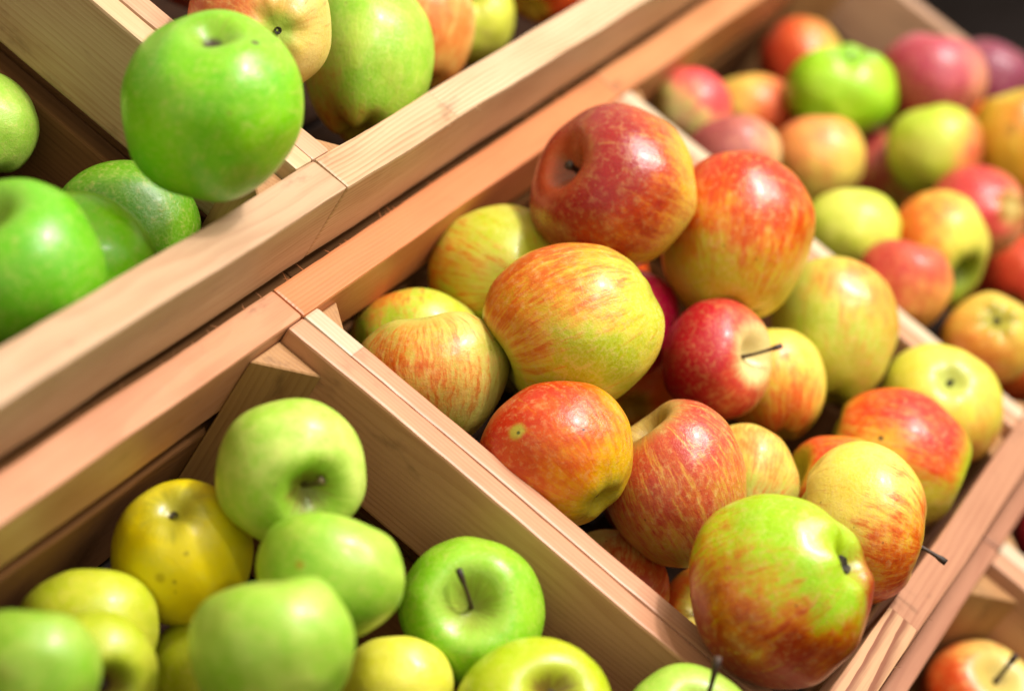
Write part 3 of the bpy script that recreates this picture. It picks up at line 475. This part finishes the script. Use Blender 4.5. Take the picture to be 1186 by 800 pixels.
    ((105, 782, 78, 76, 1.0079), {'axis': (0.42, -0.12, 0.86), 'c1': (158, 180, 30), 'c2': (186, 190, 60), 'cav': ((120, 140, 30), (140, 140, 40)), 'dt': 0.5, 'wt': 0.3, 'russet': 0.9, 'spots': [((0.1, 0.4, 0.9), 0.2, (200, 150, 110), 0.5)], 'stem': (0.14, (0.3, 0.1, 0.4), 'b', 0.0024), 'label': 'yellow green apple with a dark eye facing the viewer at the bottom', 'crate': 'L', 'seed': 58}),
    ((235, 785, 68, 72, 1.0916), {'axis': (0, 0.6, -0.5), 'c1': (160, 172, 20), 'c2': (176, 180, 36), 'cav': ((170, 180, 60), (150, 150, 50)), 'label': 'small yellow green apple deep in the gap left of the large blurred one', 'crate': 'L', 'seed': 59}),
    ((33, 781, 85, 78, 0.9607), {'axis': (0, 0.8, -0.3), 'c1': (116, 170, 40), 'c2': (150, 184, 70), 'cav': ((160, 190, 80), (150, 160, 60)), 'russet': 0.4, 'label': 'blurred green apple in the bottom left corner of the picture', 'crate': 'L', 'seed': 60}),
    ((460, 800, 66, 66, 1.0723), {'axis': (0, 0.7, -0.4), 'c1': (206, 204, 56), 'c2': (214, 210, 90), 'cav': ((170, 180, 60), (150, 150, 50)), 'label': 'lemon yellow apple at the bottom border between green ones', 'crate': 'L', 'seed': 61}),
    ((619, 811, 92, 74, 1.0634), {'axis': (0.3, 0.36, 0.88), 'c1': (160, 186, 24), 'c2': (176, 190, 40), 'cav': ((170, 180, 60), (150, 150, 50)), 'dt': 0.46, 'wt': 0.34, 'russet': 0.95, 'stem': (0.12, (0.5, 0.4, 0.3), 'b', 0.002), 'gloss': 0.22, 'label': 'yellow green apple at the bottom border with a russet stem hollow', 'crate': 'L', 'seed': 62}),
    ((800, 846, 82, 78, 1.0815), {'axis': (0.28, 0.6, 0.75), 'c1': (140, 186, 60), 'c2': (160, 194, 80), 'cav': ((160, 190, 80), (150, 160, 60)), 'russet': 0.4, 'stem': (0.85, (0.15, 0.8, 0.1), 'b', 0.0014), 'dt': 0.38, 'label': 'pale green apple at the bottom border with a straight dark stem', 'crate': 'L', 'seed': 63}),
    ((1134, 806, 70, 64, 1.3715), {'axis': (0.34, 0.62, 0.7), 'c1': (212, 184, 96), 'c2': (214, 190, 110), 'cav': ((196, 180, 100), (170, 120, 60)), 'bl': (212, 96, 52), 'bl2': (196, 52, 36), 'bd': (-0.8, 0.1, 0.3), 'cov': -0.2, 'soft': 0.42, 'st': 0.4, 'stem': (0.55, (0.5, 0.7, 0.1), 'b', 0.0016), 'dt': 0.36, 'russet': 0.2, 'label': 'orange striped apple alone at the bottom right, short dark stem', 'crate': 'F', 'seed': 64}),
    ((1212, 622, 38, 44, 1.6185), {'axis': (0, 0.6, -0.4), 'bl': (200, 58, 60), 'bl2': (160, 26, 46), 'c1': (190, 80, 60), 'c2': (190, 80, 60), 'bd': (0, 0, 1), 'cov': 0.7, 'label': 'dark red apple just showing at the right border above the lowest crate', 'crate': 'F2', 'seed': 65}),
]
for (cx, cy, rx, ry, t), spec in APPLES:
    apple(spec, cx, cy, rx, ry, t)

# ------------------------------------------------------------------ crates
PINK = ((214, 160, 132), (176, 112, 82)); PEACH = ((222, 152, 106), (190, 110, 66)); CREAM = ((226, 194, 158), (190, 142, 104)); TAN = ((196, 148, 104), (150, 98, 60))
WHITE = ((226, 204, 182), (204, 172, 146)); BROWN = ((140, 96, 62), (96, 62, 40)); DK = ((54, 35, 26), (34, 22, 17))  # DK: floor boards, shade of the gaps between apples put into the colour
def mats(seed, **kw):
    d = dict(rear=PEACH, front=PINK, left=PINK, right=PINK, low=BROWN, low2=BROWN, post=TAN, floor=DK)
    out = {}
    for i, (k, v) in enumerate(d.items()):
        a = kw.get(k, {})
        c = a.get('c', v)
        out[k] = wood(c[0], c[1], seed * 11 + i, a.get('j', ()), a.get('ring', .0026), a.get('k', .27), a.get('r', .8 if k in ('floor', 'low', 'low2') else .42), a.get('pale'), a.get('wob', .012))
    return out
crate('wooden crate of pale green apples, lower left of the display', -356, -26, 0, 282, 0, 12.5, 13.5, 18, 18,
      mats(1, rear=dict(c=((222, 160, 126), (190, 120, 86))), right=dict(c=((222, 162, 132), (186, 120, 90)))))
crate('wooden crate of red and yellow apples, in the middle of the picture', 0, 330, 0, 282, 0, 12.5, 12.5, 18.5, 18,
      mats(2, rear=dict(c=((228, 144, 98), (200, 112, 66)), ring=.0018),
           front=dict(c=((194, 138, 112), (160, 98, 74)), j=(-.054,), pale={0: ((214, 166, 132), (140, 82, 58), 1.0)}, ring=.0027, wob=.0012),
           left=dict(c=((220, 164, 136), (188, 122, 94)), j=(-.3, .113), pale={2: WHITE + (.3,)})))
crate('wooden crate of small mixed apples, farthest along the lower row', 355, 711, 0, 282, 0, 12.5, 14, 18.5, 18,
      mats(3, left=dict(c=WHITE, k=.25), right=dict(c=((205, 165, 145), (165, 115, 90)))))
crate('wooden crate of large vivid green apples, upper left corner', -330, 6, -330, -42, 45, 15, 15, 18, 20,
      mats(4, front=dict(c=((212, 174, 146), (176, 128, 98))), right=dict(c=CREAM, k=.26), rear=dict(c=CREAM)))
crate('wooden crate of yellow and red apples along the top edge', 36.5, 600, -330, -42, 45, 15.5, 15, 18, 20,
      mats(5, front=dict(c=((226, 188, 156), (178, 128, 92)), j=(-.187,), ring=.0022, k=.4, pale={1: ((232, 200, 172), (196, 150, 116), .75)}), left=dict(c=((224, 176, 148), (190, 130, 100)))))
crate('wooden crate at the bottom right holding one striped red apple', -56, 282, 316.5, 598, -45, 12.5, 13.5, 11.5, 18,
      mats(6, rear=dict(c=((196, 136, 112), (164, 102, 80)))))
crate('wooden crate at the right edge, mostly outside the picture', 309.5, 650, 316.5, 598, -45, 13.5, 12.5, 11.5, 18,
      mats(7, rear=dict(c=((196, 136, 112), (164, 102, 80))), left=dict(c=WHITE)))

# ------------------------------------------------------------------ what the crates stand on
stand = bpy.data.objects.new('display_stand', None); link(stand); stand.matrix_world = TRAY.copy()
tag(stand, 'dark stepped wooden stand under the rows of apple crates', 'display stand')
MS = simple('stained_wood', (44, 28, 20), (26, 16, 12), 14, .7)
for v0, v1, top in ((-352, -22, 45), (-19, 300, 0), (303, 617, -45)):
    board('shelf', stand, (-420, 800), (v0, v1), (top - 152, top - 133), MS, bevel=0)
gz = 0.0
for u in (-400, 780):
    for v in (-320, 590):
        P1 = TRAY @ Vector((u / 1000, -v / 1000, -.155 if v < 0 else -.2))
        bm = bmesh.new(); bmesh.ops.create_cube(bm, size=1)
        bmesh.ops.scale(bm, vec=(.05, .05, P1.z), verts=bm.verts)
        o = mesh_obj('leg', bm, MS, stand)
        o.matrix_world = Matrix.Translation((P1.x, P1.y, P1.z / 2))
bpy.context.view_layer.update()

# dark shop floor far below and behind
s = NT('dark_floor'); n = s.noise(s.coord(), 3.0, 5.0, .6)
s.put(s.b.inputs['Base Color'], s.mix(s.ss(n, .35, .7), (.012, .008, .009, 1), (.03, .022, .026, 1))); s.b.inputs['Roughness'].default_value = .95; s.b.inputs['Specular IOR Level'].default_value = .05
bm = bmesh.new(); bmesh.ops.create_grid(bm, x_segments=1, y_segments=1, size=40)
fl = mesh_obj('floor', bm, s.mat); tag(fl, 'dark shop floor behind the display', kind='structure')

# ------------------------------------------------------------------ light
W = bpy.data.worlds.new('World'); scene.world = W; W.use_nodes = True
bg = W.node_tree.nodes['Background']; bg.inputs[0].default_value = (1.0, .90, .66, 1); bg.inputs[1].default_value = 0.78
def lamp(u, v, w, power, size, col, target=(.15, .14, 0), spread=math.pi):
    d = bpy.data.lights.new('lamp', 'AREA'); d.shape = 'DISK'; d.size = size; d.energy = power; d.color = col; d.spread = spread
    o = bpy.data.objects.new('ceiling_lamp', d); link(o)
    P = TRAY @ Vector((u, -v, w)); T = TRAY @ Vector((target[0], -target[1], target[2]))
    o.location = P; o.rotation_euler = (T - P).to_track_quat('-Z', 'Y').to_euler()
    return o
lamp(.30, .02, 1.55, 15, .12, (1, .92, .87))          # ceiling spot
lamp(.55, .00, 1.8, 36, .95, (1, .94, .90))           # round ceiling panel
lamp(-.20, .25, 1.5, 4, .07, (1, .93, .88))
lamp(.60, .35, 1.5, 4, .05, (1, .93, .88))


# ------------------------------------------------------------------ camera
cam = bpy.data.cameras.new('camera'); co = bpy.data.objects.new('camera', cam); link(co)
co.matrix_world = Matrix.Translation(c2w(Vector((0, 0, 0)))) @ Matrix((d2w(Vector((1, 0, 0))), d2w(Vector((0, -1, 0))), d2w(Vector((0, 0, -1))))).transposed().to_4x4()
cam.sensor_fit = 'HORIZONTAL'; cam.sensor_width = 36; cam.lens = F_PX / 1186 * 36
cam.clip_start = .05; cam.clip_end = 100
cam.dof.use_dof = True; cam.dof.focus_distance = 1.165; cam.dof.aperture_fstop = 4.0
scene.camera = co
vs = scene.view_settings
scene.display_settings.display_device = 'sRGB'
vs.view_transform = 'Standard'; vs.look = 'None'; vs.exposure = 0.1; vs.gamma = 1.0
scene.cycles.use_denoising = True
scene.cycles.max_bounces = 8
scene.render.film_transparent = False
